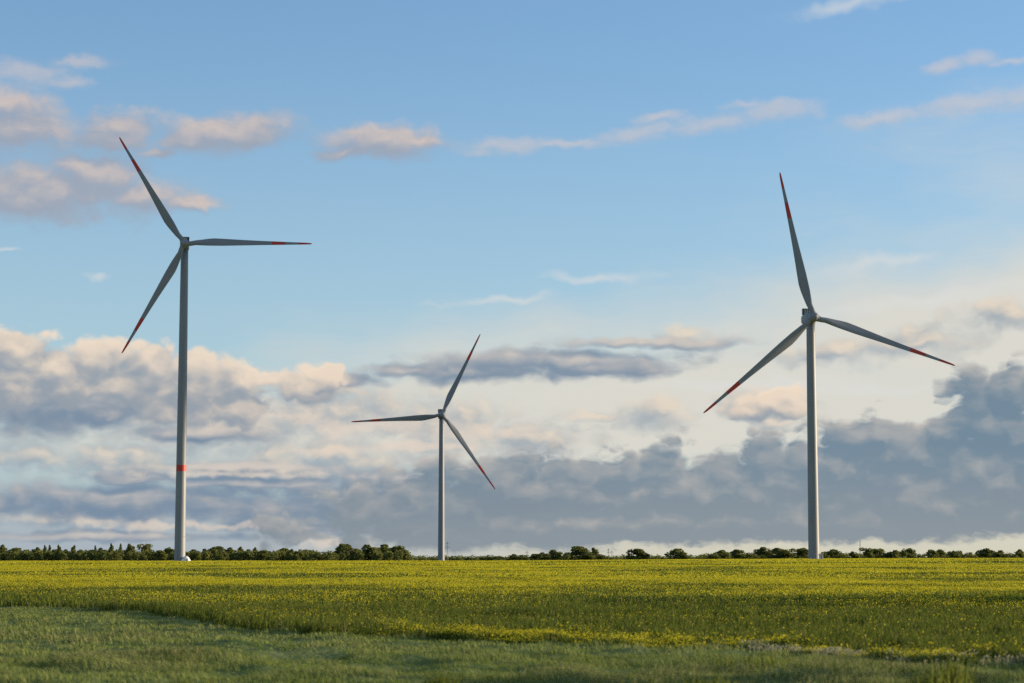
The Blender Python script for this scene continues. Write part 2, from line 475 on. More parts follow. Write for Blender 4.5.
def turbine(label, hub_px, base_x, dist, rot, r_base, r_top, z_stripe=None, seams=(), bs=1.0):
    hub = at(hub_px[0], hub_px[1], dist)
    over = 4.6
    fwd = Vector((math.sin(YAW), -math.cos(YAW), 0))
    tx = hub.x - fwd.x * over; ty = hub.y - fwd.y * over
    gz = float(ground_z(tx, ty))
    root = empty('wind_turbine', (tx, ty, gz))
    tag(root, label, 'wind turbine', 'wind turbines standing in the field')
    H = hub.z - gz
    top = H - 2.1
    # tower
    bm = bmesh.new()
    zs = {-0.6, 0.0, top}
    for k in range(1, 20): zs.add(top * k / 20)
    if z_stripe: zs.update(z_stripe)
    rad = lambda z: r_base + (r_top - r_base) * max(0, z / top) ** 1.05
    zs = sorted(zs); segs = 56
    rings = [[bm.verts.new((rad(z) * math.cos(2 * math.pi * k / segs), rad(z) * math.sin(2 * math.pi * k / segs), z)) for k in range(segs)] for z in zs]
    for i in range(len(zs) - 1):
        mi = 1 if z_stripe and z_stripe[0] - .01 < zs[i] < z_stripe[1] - .01 else 0
        for k in range(segs):
            f = bm.faces.new((rings[i][k], rings[i][(k + 1) % segs], rings[i + 1][(k + 1) % segs], rings[i + 1][k])); f.material_index = mi
    bm.faces.new(rings[-1])
    bm_obj('tower', bm, root, [M_PAINT, M_RED])
    for z in seams:
        bm = bmesh.new()
        lathe(bm, [(rad(z) + .004, z - .14), (rad(z) + .05, z - .12), (rad(z) + .05, z + .12), (rad(z) + .004, z + .14)], 56, cap=False)
        bm_obj('flange', bm, root, [M_SEAM])
    # door with frame, on the side facing the photographer
    bm = bmesh.new(); yb = -math.sqrt(rad(1.5) ** 2 - .5 ** 2)
    box(bm, (-.55, yb - .06, .35), (.55, yb + .25, 2.65), 0, .03)
    door = bm_obj('door', bm, root, [M_SEAM], False)
    bm = bmesh.new(); box(bm, (.32, yb - .12, 1.4), (.42, yb - .065, 1.6), 0, .01)
    bm_obj('door_handle', bm, door, [M_DARK], False)
    bm = bmesh.new(); lathe(bm, [(r_base + 1.0, -.5), (r_base + 1.0, .12), (r_base + .9, .2), (r_base + .02, .22)], 48, cap=False)
    bm_obj('foundation_ring', bm, root, [M_SEAM])
    # nacelle: rounded box behind the hub, turned with the yaw
    yawm = Matrix.Rotation(YAW, 4, 'Z')
    up = Matrix.Translation((0, 0, H)) @ yawm
    bm = bmesh.new()
    prof = [(-3.0, 1.45, -1.55, 1.5), (-2.4, 1.75, -1.9, 1.8), (-1, 1.95, -2.05, 1.95), (2, 2.0, -2.05, 2.05), (5.5, 1.95, -1.95, 2.05), (8.0, 1.8, -1.5, 1.95), (8.6, 1.55, -1.1, 1.7)]
    sg = 28; rings = []
    for (yy, hw, zb, zt) in prof:
        ring = []
        for k in range(sg):
            a = 2 * math.pi * k / sg
            ca, sa = math.cos(a), math.sin(a)
            e = .42
            X = hw * math.copysign(abs(ca) ** e, ca); Zn = math.copysign(abs(sa) ** e, sa)
            ring.append(bm.verts.new(up @ Vector((X, yy, (zt if Zn > 0 else -zb) * Zn))))
        rings.append(ring)
    for a, b in zip(rings, rings[1:]):
        for k in range(sg): bm.faces.new((a[k], b[k], b[(k + 1) % sg], a[(k + 1) % sg]))
    bm.faces.new(rings[0]); bm.faces.new(rings[-1][::-1])
    bmesh.ops.recalc_face_normals(bm, faces=bm.faces)
    nac = bm_obj('nacelle', bm, root, [M_PAINT])
    # yaw collar
    bm = bmesh.new(); lathe(bm, [(r_top + .02, top - .3), (r_top + .18, top - .25), (r_top + .18, top + .3), (r_top, top + .35)], 48)
    bm_obj('yaw_collar', bm, root, [M_SEAM])
    # cooler on the rear roof: frame, radiator slats
    bm = bmesh.new()
    for x in (-1.95, 1.70): box(bm, (x, 4.6, 1.9), (x + .25, 6.2, 4.5), 0, .03, up)
    box(bm, (-1.95, 4.6, 4.28), (1.95, 6.2, 4.54), 0, .03, up)
    box(bm, (-1.70, 4.75, 1.95), (1.70, 6.05, 2.12), 0, .03, up)
    cool = bm_obj('cooler_frame', bm, root, [M_PAINT], False)
    bm = bmesh.new(); box(bm, (-1.69, 5.3, 2.13), (1.69, 5.6, 4.27), 0, 0, up)
    bm_obj('radiator', bm, cool, [M_DARK], False)
    for k in range(3):
        bm = bmesh.new(); box(bm, (-1.1 + k * .85, 4.85, 2.13), (-.75 + k * .85, 5.2, 4.27), 0, .02, up)
        bm_obj('louvre', bm, cool, [M_WHITE], False)
    # side vent and wind sensor mast
    bm = bmesh.new(); bar(bm, up @ Vector((.6, 7.6, 1.9)), up @ Vector((.6, 7.6, 4.6)), .06)
    bar(bm, up @ Vector((.2, 7.6, 4.3)), up @ Vector((1.0, 7.6, 4.3)), .05)
    bm_obj('sensor_mast', bm, nac, [M_STEEL])
    bm = bmesh.new(); lathe(bm, [(.05, 2.0), (.28, 2.02), (.28, 2.5), (.2, 2.62), (.05, 2.68)], 16, mtx=up @ Matrix.Translation((-.9, 7.6, 0)))
    bm_obj('warning_light', bm, nac, [M_RED])
    # hub / spinner, tilted 5 degrees up
    tilt = Matrix.Rotation(R(-5), 4, 'X')
    hubm = Matrix.Translation((0, 0, H)) @ yawm @ Matrix.Translation((0, -over, 0)) @ tilt
    bm = bmesh.new()
    fw = hubm @ Matrix.Rotation(R(90), 4, 'X')          # +Z of the lathe -> -Y (upwind)
    lathe(bm, [(1.35, -1.75), (1.85, -1.5), (2.05, -.9), (2.08, 0), (2.0, .7), (1.75, 1.35), (1.3, 1.85), (.75, 2.2), (.2, 2.33)], 40, mtx=fw)
    for a in rot:
        bmx = hubm @ Matrix.Rotation(R(a), 4, 'Y')
        lathe(bm, [(1.28, 1.2), (1.28, 2.25), (1.2, 2.32)], 28, mtx=bmx)
    bm_obj('hub', bm, root, [M_PAINT])
    for a in rot:
        o = bpy.data.objects.new('blade', BLADE); COL.objects.link(o); o.parent = root
        o.matrix_local = hubm @ Matrix.Rotation(R(a), 4, 'Y') @ Matrix.Diagonal((1, 1, bs, 1))
    return root, rad


turbine('tallest wind turbine, with a red band round the lower part of its tower', (184.4, 243.5), 180, 983, (-31.5, 89.3, 207.8), 2.55, 1.72, (41.6, 44.6), (11.6,), 1.012)
turbine('smallest and most distant wind turbine, standing between the two bigger ones', (442.3, 415), 441, 1410, (25.2, 145.0, 265.3), 2.2, 1.62, None, (), 1.035)
turbine('big wind turbine with plain tower and slatted cooler showing behind its hub', (813.5, 317), 813, 855, (-11.2, 108.6, 229.6), 2.22, 1.72, None, (), 1.045)

# ------------------------------------------------------------------ small built things by the towers
def kiosk(name, label, px, dist, w, d, h, roof_over=.12):
    p = at(px, HOR, dist); p.z = float(ground_z(p.x, p.y))
    r = empty(name, p, R(8)); tag(r, label, 'kiosk')
    bm = bmesh.new(); box(bm, (-w / 2, -d / 2, 0.1), (w / 2, d / 2, h), 0, .04); bm_obj('body', bm, r, [M_WHITE], False)
    bm = bmesh.new(); box(bm, (-w / 2 - .06, -d / 2 - .06, -.3), (w / 2 + .06, d / 2 + .06, .097), 0, .02); bm_obj('plinth', bm, r, [M_SEAM], False)
    bm = bmesh.new()
    o = roof_over; z0 = h + .003
    v = [bm.verts.new(c) for c in [(-w/2-o, -d/2-o, z0), (w/2+o, -d/2-o, z0), (w/2+o, d/2+o, z0), (-w/2-o, d/2+o, z0),
                                   (-w/2-o, -d/2-o, z0+.1), (w/2+o, -d/2-o, z0+.1), (w/2+o, d/2+o, z0+.1), (-w/2-o, d/2+o, z0+.1), (-w/2-o, 0, z0+.4), (w/2+o, 0, z0+.4)]]
    for f in ((3,2,1,0), (0,1,5,4), (2,3,7,6), (1,2,6,9,5), (3,0,4,8,7), (4,5,9,8), (6,7,8,9)): bm.faces.new([v[i] for i in f])
    bm_obj('roof', bm, r, [M_SEAM], False)
    bm = bmesh.new(); box(bm, (-w * .2, -d / 2 - .04, .2), (w * .2, -d / 2 - .004, h - .2), 0, .01); bm_obj('door', bm, r, [M_SEAM], False)


kiosk('transformer_kiosk', 'small pale kiosk at the foot of the plain tower with the slatted cooler', 821, 850, 1.5, 1.2, 1.9)

# small white tent-like shelter at the foot of the red-banded tower
p = at(186.0, HOR, 985); p.z = float(ground_z(p.x, p.y))
st = empty('shelter', p, R(20)); tag(st, 'small white rounded shelter at the foot of the red banded tower', 'shelter')
bm = bmesh.new()
prof = [(2.5, -.3), (2.4, .3), (2.05, 1.0), (1.6, 1.7), (1.1, 2.3), (.6, 2.65), (.1, 2.75)]
rings = []
for r_, z in prof:
    rings.append([bm.verts.new((r_ * (1 - .05 * (k % 2)) * math.cos(2 * math.pi * k / 20), r_ * (1 - .05 * (k % 2)) * math.sin(2 * math.pi * k / 20), z)) for k in range(20)])
for a_, b_ in zip(rings, rings[1:]):
    for k in range(20): bm.faces.new((a_[k], a_[(k + 1) % 20], b_[(k + 1) % 20], b_[k]))
bm.faces.new(rings[-1])
bm_obj('canopy', bm, st, [M_WHITE], False)
bm = bmesh.new()
v = [bm.verts.new(c) for c in ((-.6, -2.56, -.1), (.6, -2.56, -.1), (.4, -1.92, 1.4), (-.4, -1.92, 1.4), (-.6, -2.4, -.1), (.6, -2.4, -.1), (.4, -1.7, 1.35), (-.4, -1.7, 1.35))]
for f in ((0, 1, 2, 3), (5, 4, 7, 6), (1, 5, 6, 2), (4, 0, 3, 7), (3, 2, 6, 7)): bm.faces.new([v[i] for i in f])
bm_obj('door_flap', bm, st, [M_SEAM], False)


def lattice(name, label, cat, px, top, dist, w0, w1, arms=()):
    q = at(px, top, dist); gz = float(ground_z(q.x, q.y)); H = q.z - gz
    r = empty(name, (q.x, q.y, gz)); tag(r, label, cat)
    bm = bmesh.new(); th = .09
    n = max(5, int(H / 3))
    c = lambda k: [(s * (w0 + (w1 - w0) * k / n) / 2, t * (w0 + (w1 - w0) * k / n) / 2, H * k / n) for s, t in ((-1, -1), (1, -1), (1, 1), (-1, 1))]
    for k in range(n):
        a, b = c(k), c(k + 1)
        for i in range(4):
            bar(bm, a[i], b[i], th); bar(bm, a[i], b[(i + 1) % 4], th * .6); bar(bm, b[i], b[(i + 1) % 4], th * .6)
    bm_obj('lattice_body', bm, r, [M_STEEL], False)
    for z, l in arms:
        bm = bmesh.new()
        bar(bm, (-l, 0, H * z), (l, 0, H * z), .12); bar(bm, (-l, 0, H * z), (0, 0, H * z + 1.2), .08); bar(bm, (l, 0, H * z), (0, 0, H * z + 1.2), .08)
        for s in (-1, 1): bar(bm, (s * l, 0, H * z), (s * l, 0, H * z - 1.3), .08)
        bm_obj('cross_arm', bm, r, [M_STEEL], False)


lattice('radio_mast', 'slender lattice mast rising above the trees beyond the plain tower', 'mast', 860, 540, 2300, 1.1, .4)
lattice('power_pylon', 'thin pylon just beside the smallest turbine tower', 'pylon', 447.5, 541.5, 2300, 1.7, .6, ((.72, 2.2), (.9, 1.6)))
lattice('power_pylon', 'thin pylon between two low clumps of trees', 'pylon', 527, 551, 2500, 1.4, .5, ((.85, 2.0),))
lattice('power_pylon', 'taller thin pylon in the open gap between pointed tree and lone round tree', 'pylon', 608.5, 548.5, 2500, 1.4, .5, ((.7, 2.2), (.9, 1.6)))
lattice('power_pylon', 'shorter thin pylon in the open gap between pointed tree and lone round tree', 'pylon', 611.8, 550.5, 2650, 1.4, .5, ((.85, 2.0),))

# ------------------------------------------------------------------ trees on the horizon
M_TREE = [leafy('foliage_dark', (0.115, 0.140, 0.042), (0.16, 0.18, 0.055), .5, .25),
          leafy('foliage_mid', (0.16, 0.18, 0.050), (0.22, 0.23, 0.065), .5, .25),
          leafy('foliage_light', (0.19, 0.205, 0.052), (0.26, 0.26, 0.07), .5, .25)]
M_BARK = painted('bark', (0.07, 0.055, 0.04), (0.12, 0.10, 0.08), .9, (2, 2, .5))


def crown_mesh(kind, seed, tone):
    """Unit-size crown (1 m high, about 1 m wide) of many small leaf clumps on several uneven lobes."""
    global rng
    g = np.random.default_rng(seed); f = Faces()
    lobes = []
    if kind == 'conifer':
        for k in range(7):
            t = k / 6; w = .42 * (1 - t) + .12
            lobes.append((g.normal(0, .03), g.normal(0, .03), .16 + .78 * t, w, .13, 110))
    elif kind == 'pointed':
        for k in range(8):
            t = k / 7; w = .36 * (1 - t ** 1.6) + .09
            lobes.append((g.normal(0, .06), g.normal(0, .06), .16 + .72 * t, w, .14, 120))
    elif kind == 'square':
        for k in range(11):
            lobes.append((g.uniform(-.3, .3), g.uniform(-.3, .3), .12 + .7 * k / 10, g.uniform(.16, .26), g.uniform(.12, .18), 90))
    elif kind == 'low':
        for k in range(9):
            lobes.append((g.uniform(-.42, .42), g.uniform(-.35, .35), g.uniform(.15, .6), g.uniform(.14, .24), g.uniform(.14, .28), 90))
        lobes.append((g.uniform(-.2, .2), 0, .75, .2, .2, 90))
    else:
        ox, top_ = g.uniform(-.12, .12), g.uniform(.60, .78)
        for k in range(15):
            t = k / 14; z = .10 + top_ * t; sp = g.uniform(.30, .42) * math.sin(math.pi * min(1, .32 + .60 * t)) ** .7
            a = g.uniform(0, 6.283)
            lobes.append((ox * t + sp * math.cos(a) * g.uniform(.35, 1.1), sp * math.sin(a) * g.uniform(.35, 1.1), z, g.uniform(.16, .26), g.uniform(.11, .18), 90))
        lobes.append((ox + g.normal(0, .1), 0, .86, g.uniform(.11, .18), .13, 90))
    for (cx, cy, cz, rw, rh, n) in lobes:
        d = g.normal(size=(n, 3)); d /= np.linalg.norm(d, axis=1, keepdims=True)
        rad = g.uniform(.45, 1.12, (n, 1)) ** .6
        c = np.array([[cx, cy, cz]]) + d * rad * np.array([[rw, rw, rh]])
        c[:, 2] = np.clip(c[:, 2], .02, None)
        pt = g.random()
        wts = {0: (.6, .33, .07), 1: (.35, .48, .17), 2: (.15, .5, .35)}[tone]
        mi = g.choice(3, n, p=wts)
        f.add(rand_quads(c, g.uniform(.06, .13, n)), mi)
    me = f.mesh('crown')
    for m in M_TREE: me.materials.append(m)
    return me


def trunk_mesh(seed):
    g = random.Random(seed); bm = bmesh.new()
    top = Vector((g.uniform(-.04, .04), g.uniform(-.04, .04), .7))
    bar_t = [(.035, 0), (.026, .12), (.02, .4), (.008, .7)]
    lathe(bm, bar_t, 8)
    for k in range(5):
        a = g.uniform(0, 6.28); z = g.uniform(.2, .5)
        bar(bm, (0, 0, z), (math.cos(a) * .22, math.sin(a) * .22, z + g.uniform(.12, .25)), .008, 0, 5)
    me = bpy.data.meshes.new('trunk'); bm.to_mesh(me); bm.free(); me.materials.append(M_BARK)
    return me


PROTO = {}
for i, k in enumerate(('round', 'pointed', 'conifer', 'square', 'low')):
    for tone in (0, 1, 2):
        for v in range(5 if k in ('round', 'low') else 2):
            PROTO[(k, tone, v)] = (crown_mesh(k, 100 + i * 40 + tone * 9 + v, tone), trunk_mesh(50 + i * 17 + tone * 5 + v))


def tree(name, label, cx, topy, wpx, dist, kind, tone, v=0):
    p = at(cx, topy, dist); gz = float(ground_z(p.x, p.y))
    H = p.z - gz; W = wpx * dist / F
    cr, tr = PROTO[(kind, tone, v if (kind, tone, v) in PROTO else 0)]
    r = empty(name, (p.x, p.y, gz), random.uniform(0, 6.28)); r.scale = (W / .86, W / .86, H / .98)
    tag(r, label, 'tree', 'trees along the horizon')
    for nm, me in (('trunk', tr), ('crown', cr)):
        o = bpy.data.objects.new(nm, me); COL.objects.link(o); o.parent = r


# (centre px, top px, width px, kind, tone) in four stretches between the turbines
SEG_A = [(3.7,545.3,9,'round',0),(15,548.6,15,'round',1),(27,550,9,'round',0),(36.5,548,11,'round',0),(44.5,546.2,6,'pointed',0),(49.5,546.6,4.5,'conifer',0),(56,549.6,13,'round',0),
         (59.5,545.8,6,'pointed',0),(66,550,9,'round',0),(73,546.2,7,'pointed',0),(81,550,11,'round',1),(90.5,550,11,'round',0),(95.3,547.2,4,'conifer',0),
         (102,548.6,13,'round',0),(111,544.6,7,'pointed',0),(115,550.6,11,'low',2),(120.5,545.6,5,'conifer',0),(131,545,13,'pointed',1),(139.5,551.6,9,'low',0),
         (149.5,543.8,14,'square',1),(159.5,550.6,11,'round',1),(167.5,547.8,9,'round',0)]
SEG_B = [(173,549.2,9,'round',0),(192,550,12,'round',0),(198,551,8,'low',1),(205.5,549.4,11,'round',0),(218,546.8,20,'round',0),(222,551,10,'low',1),(231.5,548,11,'round',0),(241.5,547.6,10,'pointed',0),
         (248,550,11,'round',0),(256,548.2,8,'pointed',0),(263,551,10,'round',1),(271,552.6,11,'low',0),(284.5,548.6,17,'round',0),(290.5,550,9,'pointed',2),
         (297,551.4,9,'round',0),(305.5,549.8,13,'round',0),(313,552.8,11,'low',2),(322,552,13,'low',0),(333.5,552.6,11,'low',2),(342,544.4,15,'round',1),
         (352,544,15,'square',1),(367.4,544.8,17,'round',1),(359,549.5,10,'low',0),(377,549,9,'low',1),(388,545,20,'round',1),(398,546.6,15,'round',1),(404,549.8,9,'round',1)]
SEG_C = [(492,555,14,'low',0),(512.5,554.4,8,'round',0),(521,554.8,12,'low',0),(535,554.2,12,'round',0),(543.5,553,12,'round',0),(553.5,550,13,'round',1),(567,553.6,11,'low',0),
         (577,546.6,19,'round',0),(586.5,552,13,'round',0),(574,556,10,'low',1),(595.5,548.6,10,'pointed',0),(601,554.4,9,'low',0),(637,549,17,'round',0),(677,549,14,'round',0),
         (683,552,10,'round',0),(723,550.5,14,'round',0),(714,552.5,10,'low',0),(739,549.8,13,'round',0),(748.5,552.8,11,'low',0),(762.6,547.8,16,'round',0),(776.7,548.3,15,'round',0),
         (787,549,12,'square',1),(801,548.3,15,'round',0)]
SEG_D = [(831,549.8,15,'round',0),(822,551.8,9,'low',0),(843,553.4,13,'low',0),(853,552,9,'round',0),(867.5,547.4,11,'square',0),(876.5,549.4,14,'round',1),(886,553,9,'low',0),(895,550.3,11,'round',1),
         (903,551,9,'round',0),(909,548.6,12,'round',0),(931.6,550.3,9,'round',1),(939.5,549.8,11,'round',1),(953,550.5,13,'square',0),(960.5,552,7,'pointed',1),(967.5,552.6,11,'low',1),
         (982,550,10,'round',0),(989.5,548.8,13,'round',0),(1000,550.6,10,'round',1),(1011,553.2,11,'low',0),(1019.5,549.8,10,'round',1)]
ORD = ['nearest', 'second', 'third', 'fourth', 'fifth', 'sixth', 'seventh', 'eighth', 'ninth', 'tenth', 'eleventh', 'twelfth', 'thirteenth', 'fourteenth', 'fifteenth',
       'sixteenth', 'seventeenth', 'eighteenth', 'nineteenth', 'twentieth', 'twenty-first', 'twenty-second', 'twenty-third', 'twenty-fourth', 'twenty-fifth', 'twenty-sixth', 'twenty-seventh', 'twenty-eighth']
LOOK = {'round': ('round_tree', 'rounded'), 'pointed': ('pointed_tree', 'pointed'), 'conifer': ('conifer_tree', 'narrow conifer-like'), 'square': ('broad_tree', 'flat-topped'), 'low': ('bushy_tree', 'low bushy')}
TONE = ('dark green', 'mid green', 'bright green')


def stretch(seg, tower_px, phrase, dist, wide=1.25):
    order = sorted(seg, key=lambda s: abs(s[0] - tower_px))
    for i, (cx, ty, w, kd, tn) in enumerate(order):
        nm, lk = LOOK[kd]
        which = 'nearest to' if i == 0 else ORD[i] + ' from'
        size = 'tall' if ty < 547 else ('small' if ty > 552.5 else '')
        lab = ' '.join(f'{size} {lk} {TONE[tn]} tree, {which} {phrase}'.split())
        d = dist + (60 if ty > 550 else 160) + random.uniform(-40, 60)
        tree(nm, lab, cx, ty - .4, w * wide, d, kd, tn, i % (5 if kd in ('round', 'low') else 2))


stretch(SEG_A, 180, 'the red-banded tower, away from the others', 1330)
stretch(SEG_B, 180, 'the red-banded tower towards the smallest turbine', 1330)
stretch(SEG_C, 813, 'the big plain tower towards the smallest turbine', 1560, 1.38)
stretch(SEG_D, 813, 'the big plain tower, away from the others', 1560, 1.38)


# far-off low woods that read as one mass behind the single trees
def wood(name, label, x0, x1, dist, top_lo, top_hi, step, tone, seed):
    g = np.random.default_rng(seed); f = Faces()
    x = x0
    while x < x1:
        topy = g.uniform(top_hi, top_lo); w = g.uniform(5, 11)
        p = at(x, topy, dist + g.uniform(-60, 60)); gz = float(ground_z(p.x, p.y)); H = p.z - gz; W = w * dist / F
        n = 150
        d = g.normal(size=(n, 3)); d /= np.linalg.norm(d, axis=1, keepdims=True)
        c = d * g.uniform(.4, 1.05, (n, 1)) * np.array([[W * .55, W * .5, H * .5]]) + np.array([[p.x, p.y, gz + H * .5]])
        f.add(rand_quads(c, g.uniform(.9, 1.8, n)), g.choice(3, n, p=((.6, .35, .05), (.45, .45, .1))[tone]))
        x += step * g.uniform(.7, 1.3)
    o = link(name, f.mesh(name), None, M_TREE); tag(o, label, 'wood', kind='stuff')


wood('distant_wood', 'dense undergrowth and trees filling the wood beside the red banded tower', -420, 408, 1480, 553, 549.6, 2.6, 1, 1)
wood('distant_wood', 'thin dark line of far woods behind the smallest turbine', 404, 620, 2450, 556.6, 554.6, 3.0, 1, 2)
wood('distant_wood', 'thin grey green line of far woods around the lone round trees', 622, 760, 2450, 556.4, 554.2, 3.0, 1, 3)
wood('distant_wood', 'low far wood behind the trees beyond the big plain tower', 700, 1400, 2300, 554.6, 552.0, 2.6, 1, 4)

# woodland strips added out of view on the sun side to shade the grass
def side_wood(spots, seed):
    g = np.random.default_rng(seed); f = Faces(); bm = bmesh.new()
    for (x, y, h, w) in spots:
        gz = float(ground_z(x, y))
        lathe(bm, [(.22, gz - .2), (.14, gz + h * .4), (.05, gz + h * .8)], 8, 3, mtx=Matrix.Translation((x, y, 0)))
        for k in range(9):
            a = g.uniform(0, 6.28); t = g.random(); rr = w * .5 * g.uniform(.1, .7)
            c0 = np.array([x + rr * math.cos(a), y + rr * math.sin(a), gz + h * (.12 + .72 * t)])
            n = 110; d = g.normal(size=(n, 3)); d /= np.linalg.norm(d, axis=1, keepdims=True)
            f.add(rand_quads(c0 + d * g.uniform(.3, 1.1, (n, 1)) * np.array([[w * .26, w * .26, h * .15]]), g.uniform(.3, .65, n)), g.choice(3, n, p=(.5, .4, .1)))
    me0 = bpy.data.meshes.new('t'); bm.to_mesh(me0); bm.free()
    tv = np.array([v.co[:] for v in me0.vertices])
    for p in me0.polygons:
        if len(p.vertices) == 4: f.add(tv[list(p.vertices)][None], 3)
    bpy.data.meshes.remove(me0)
    o = link('shade_wood', f.mesh('shade_wood'), None, M_TREE + [M_BARK]); tag(o, 'added wood of leafy trees out of view, shading the grass from the low sun', 'wood', kind='stuff')


sp = []
for k in range(6): sp.append((random.uniform(38, 50), 36 + k * 3.0 + random.uniform(-1, 1), random.uniform(5.5, 8.0), random.uniform(3.5, 5)))
for k in range(5): sp.append((random.uniform(50, 60), 104 + k * 4.5 + random.uniform(-1, 1), random.uniform(6, 9.5), random.uniform(3.5, 5)))
side_wood(sp, 5)

# ------------------------------------------------------------------ cloud mesh added out of view in the sun's direction to shade the upper towers
def shade_cloud():
    D = 5200.0
    along = Vector((math.sin(SUN_AZ), math.cos(SUN_AZ), 0)); across = Vector((math.cos(SUN_AZ), -math.sin(SUN_AZ), 0))
    z0 = D * math.tan(SUN_EL)
    bm = bmesh.new(); bmesh.ops.create_icosphere(bm, subdivisions=6, radius=1.0)
    from mathutils import noise as mn
    for v in bm.verts:
        p = v.co.copy()
        k = 1 + .16 * mn.fractal(p * 3.0, 0.8, 2.0, 6) + .10 * abs(mn.noise(p * 9.0))
        p = p * k
        z = p.z * 210
        if z < 0: z *= .55
        c = along * (D + p.x * 420) + across * (-1130 + p.y * 620)
        v.co = Vector((c.x, c.y, z0 + 182 + z))
    m, nt_, b = new_mat('cloud_white'); b.inputs['Base Color'].default_value = (.82, .82, .82, 1); b.inputs['Roughness'].default_value = 1; b.inputs['Specular IOR Level'].default_value = 0
    o = bm_obj('shade_cloud', bm, None, [m]); tag(o, kind='stuff'); o['label'] = 'low white cloud added out of view towards the sun to shade the towers'


shade_cloud()

# ------------------------------------------------------------------ world: physical sky plus procedural clouds
EXPOSURE = 0.5
SKY = 0.15
W = bpy.data.worlds.new('World'); S.world = W; W.use_nodes = True
nt = W.node_tree; nt.nodes.clear()
L = nt.links.new


class B:
    """Tiny expression builder for shader nodes."""
    @staticmethod
    def m(op, *a, clamp=False):
        n = nt.nodes.new('ShaderNodeMath'); n.operation = op; n.use_clamp = clamp
        for i, x in enumerate(a):
            if isinstance(x, (int, float)): n.inputs[i].default_value = x
            else: L(x, n.inputs[i])
        return n.outputs[0]

    @staticmethod
    def v(op, *a):
        n = nt.nodes.new('ShaderNodeVectorMath'); n.operation = op
        for i, x in enumerate(a):
            if isinstance(x, tuple): n.inputs[i].default_value = x
            else: L(x, n.inputs[i])
        return n.outputs['Value'] if op in ('LENGTH', 'DOT_PRODUCT') else n.outputs[0]

    @staticmethod
    def noise(vec, scale, detail, rough=.5, dist=0.0, color=False):
        n = nt.nodes.new('ShaderNodeTexNoise'); n.noise_dimensions = '3D'
        n.inputs['Scale'].default_value = scale; n.inputs['Detail'].default_value = detail
        n.inputs['Roughness'].default_value = rough; n.inputs['Distortion'].default_value = dist
        L(vec, n.inputs['Vector'])
        return n.outputs['Color'] if color else n.outputs[0]

    @staticmethod
    def smooth(x, a, b, lo=0.0, hi=1.0):
        n = nt.nodes.new('ShaderNodeMapRange'); n.interpolation_type = 'SMOOTHSTEP'
        n.inputs[1].default_value = a; n.inputs[2].default_value = b; n.inputs[3].default_value = lo; n.inputs[4].default_value = hi
        L(x, n.inputs[0]); return n.outputs[0]

    @staticmethod
    def mix(f, a, b):
        n = nt.nodes.new('ShaderNodeMix'); n.data_type = 'RGBA'
        if isinstance(f, (int, float)): n.inputs[0].default_value = f
        else: L(f, n.inputs[0])
        for i, x in ((6, a), (7, b)):
            if isinstance(x, tuple): n.inputs[i].default_value = (*x, 1)
            else: L(x, n.inputs[i])
        return n.outputs[2]


def lin(r, g, b):
    """Display colour -> colour value fed to the world Background."""
    f = lambda c: (c / 255 / 12.92) if c / 255 < .04045 else ((c / 255 + .055) / 1.055) ** 2.4
    k = 1 / (SKY * 2 ** EXPOSURE)
    return (f(r) * k, f(g) * k, f(b) * k)


tc = nt.nodes.new('ShaderNodeTexCoord')
sep = nt.nodes.new('ShaderNodeSeparateXYZ'); L(tc.outputs['Generated'], sep.inputs[0])
azi = B.m('ARCTAN2', sep.outputs[0], sep.outputs[1])
ele = B.m('ARCSINE', sep.outputs[2])
cmb = nt.nodes.new('ShaderNodeCombineXYZ')
L(B.m('MULTIPLY', azi, F / 100), cmb.inputs[0]); L(B.m('MULTIPLY', ele, F / 100), cmb.inputs[1])
P = cmb.outputs[0]              # direction on the sky dome, one unit = 100 / F radian (2.7 degrees)
sV = nt.nodes.new('ShaderNodeSeparateXYZ'); L(P, sV.inputs[0]); V = sV.outputs[1]; U = sV.outputs[0]


def sky_uv(px, py):
    d = ray(px, py).normalized()
    return math.atan2(d.x, d.y) * F / 100, math.asin(d.z) * F / 100


def field(vec, blobs, k=.18):
    """1 at the heart of a lobe, 0 at its rim, negative outside; each lobe is an ellipse (px, py, rx, ry, tilt)."""
    acc = None; turned = {0: vec}
    for b in blobs:
        px, py, rx, ry = b[:4]; rot = b[4] if len(b) > 4 else 0
        u, v = sky_uv(px, py)
        if rot not in turned:
            cs, sn = math.cos(R(rot)), math.sin(R(rot))
            cx = nt.nodes.new('ShaderNodeCombineXYZ')
            L(B.v('DOT_PRODUCT', vec, (cs, sn, 0.0)), cx.inputs[0]); L(B.v('DOT_PRODUCT', vec, (-sn, cs, 0.0)), cx.inputs[1])
            turned[rot] = cx.outputs[0]
        cs, sn = math.cos(R(rot)), math.sin(R(rot))
        u, v = u * cs + v * sn, -u * sn + v * cs
        d = B.v('LENGTH', B.v('MULTIPLY_ADD', turned[rot], (100 / rx, 100 / ry, 0.0), (-u * 100 / rx, -v * 100 / ry, 0.0)))
        acc = d if acc is None else B.m('SMOOTH_MIN', acc, d, k)
    return B.m('MAXIMUM', B.m('SUBTRACT', 1.0, acc), -1.5)


def w_y(vec):
    return B.v('DOT_PRODUCT', vec, (0.0, 1.0, 0.0))


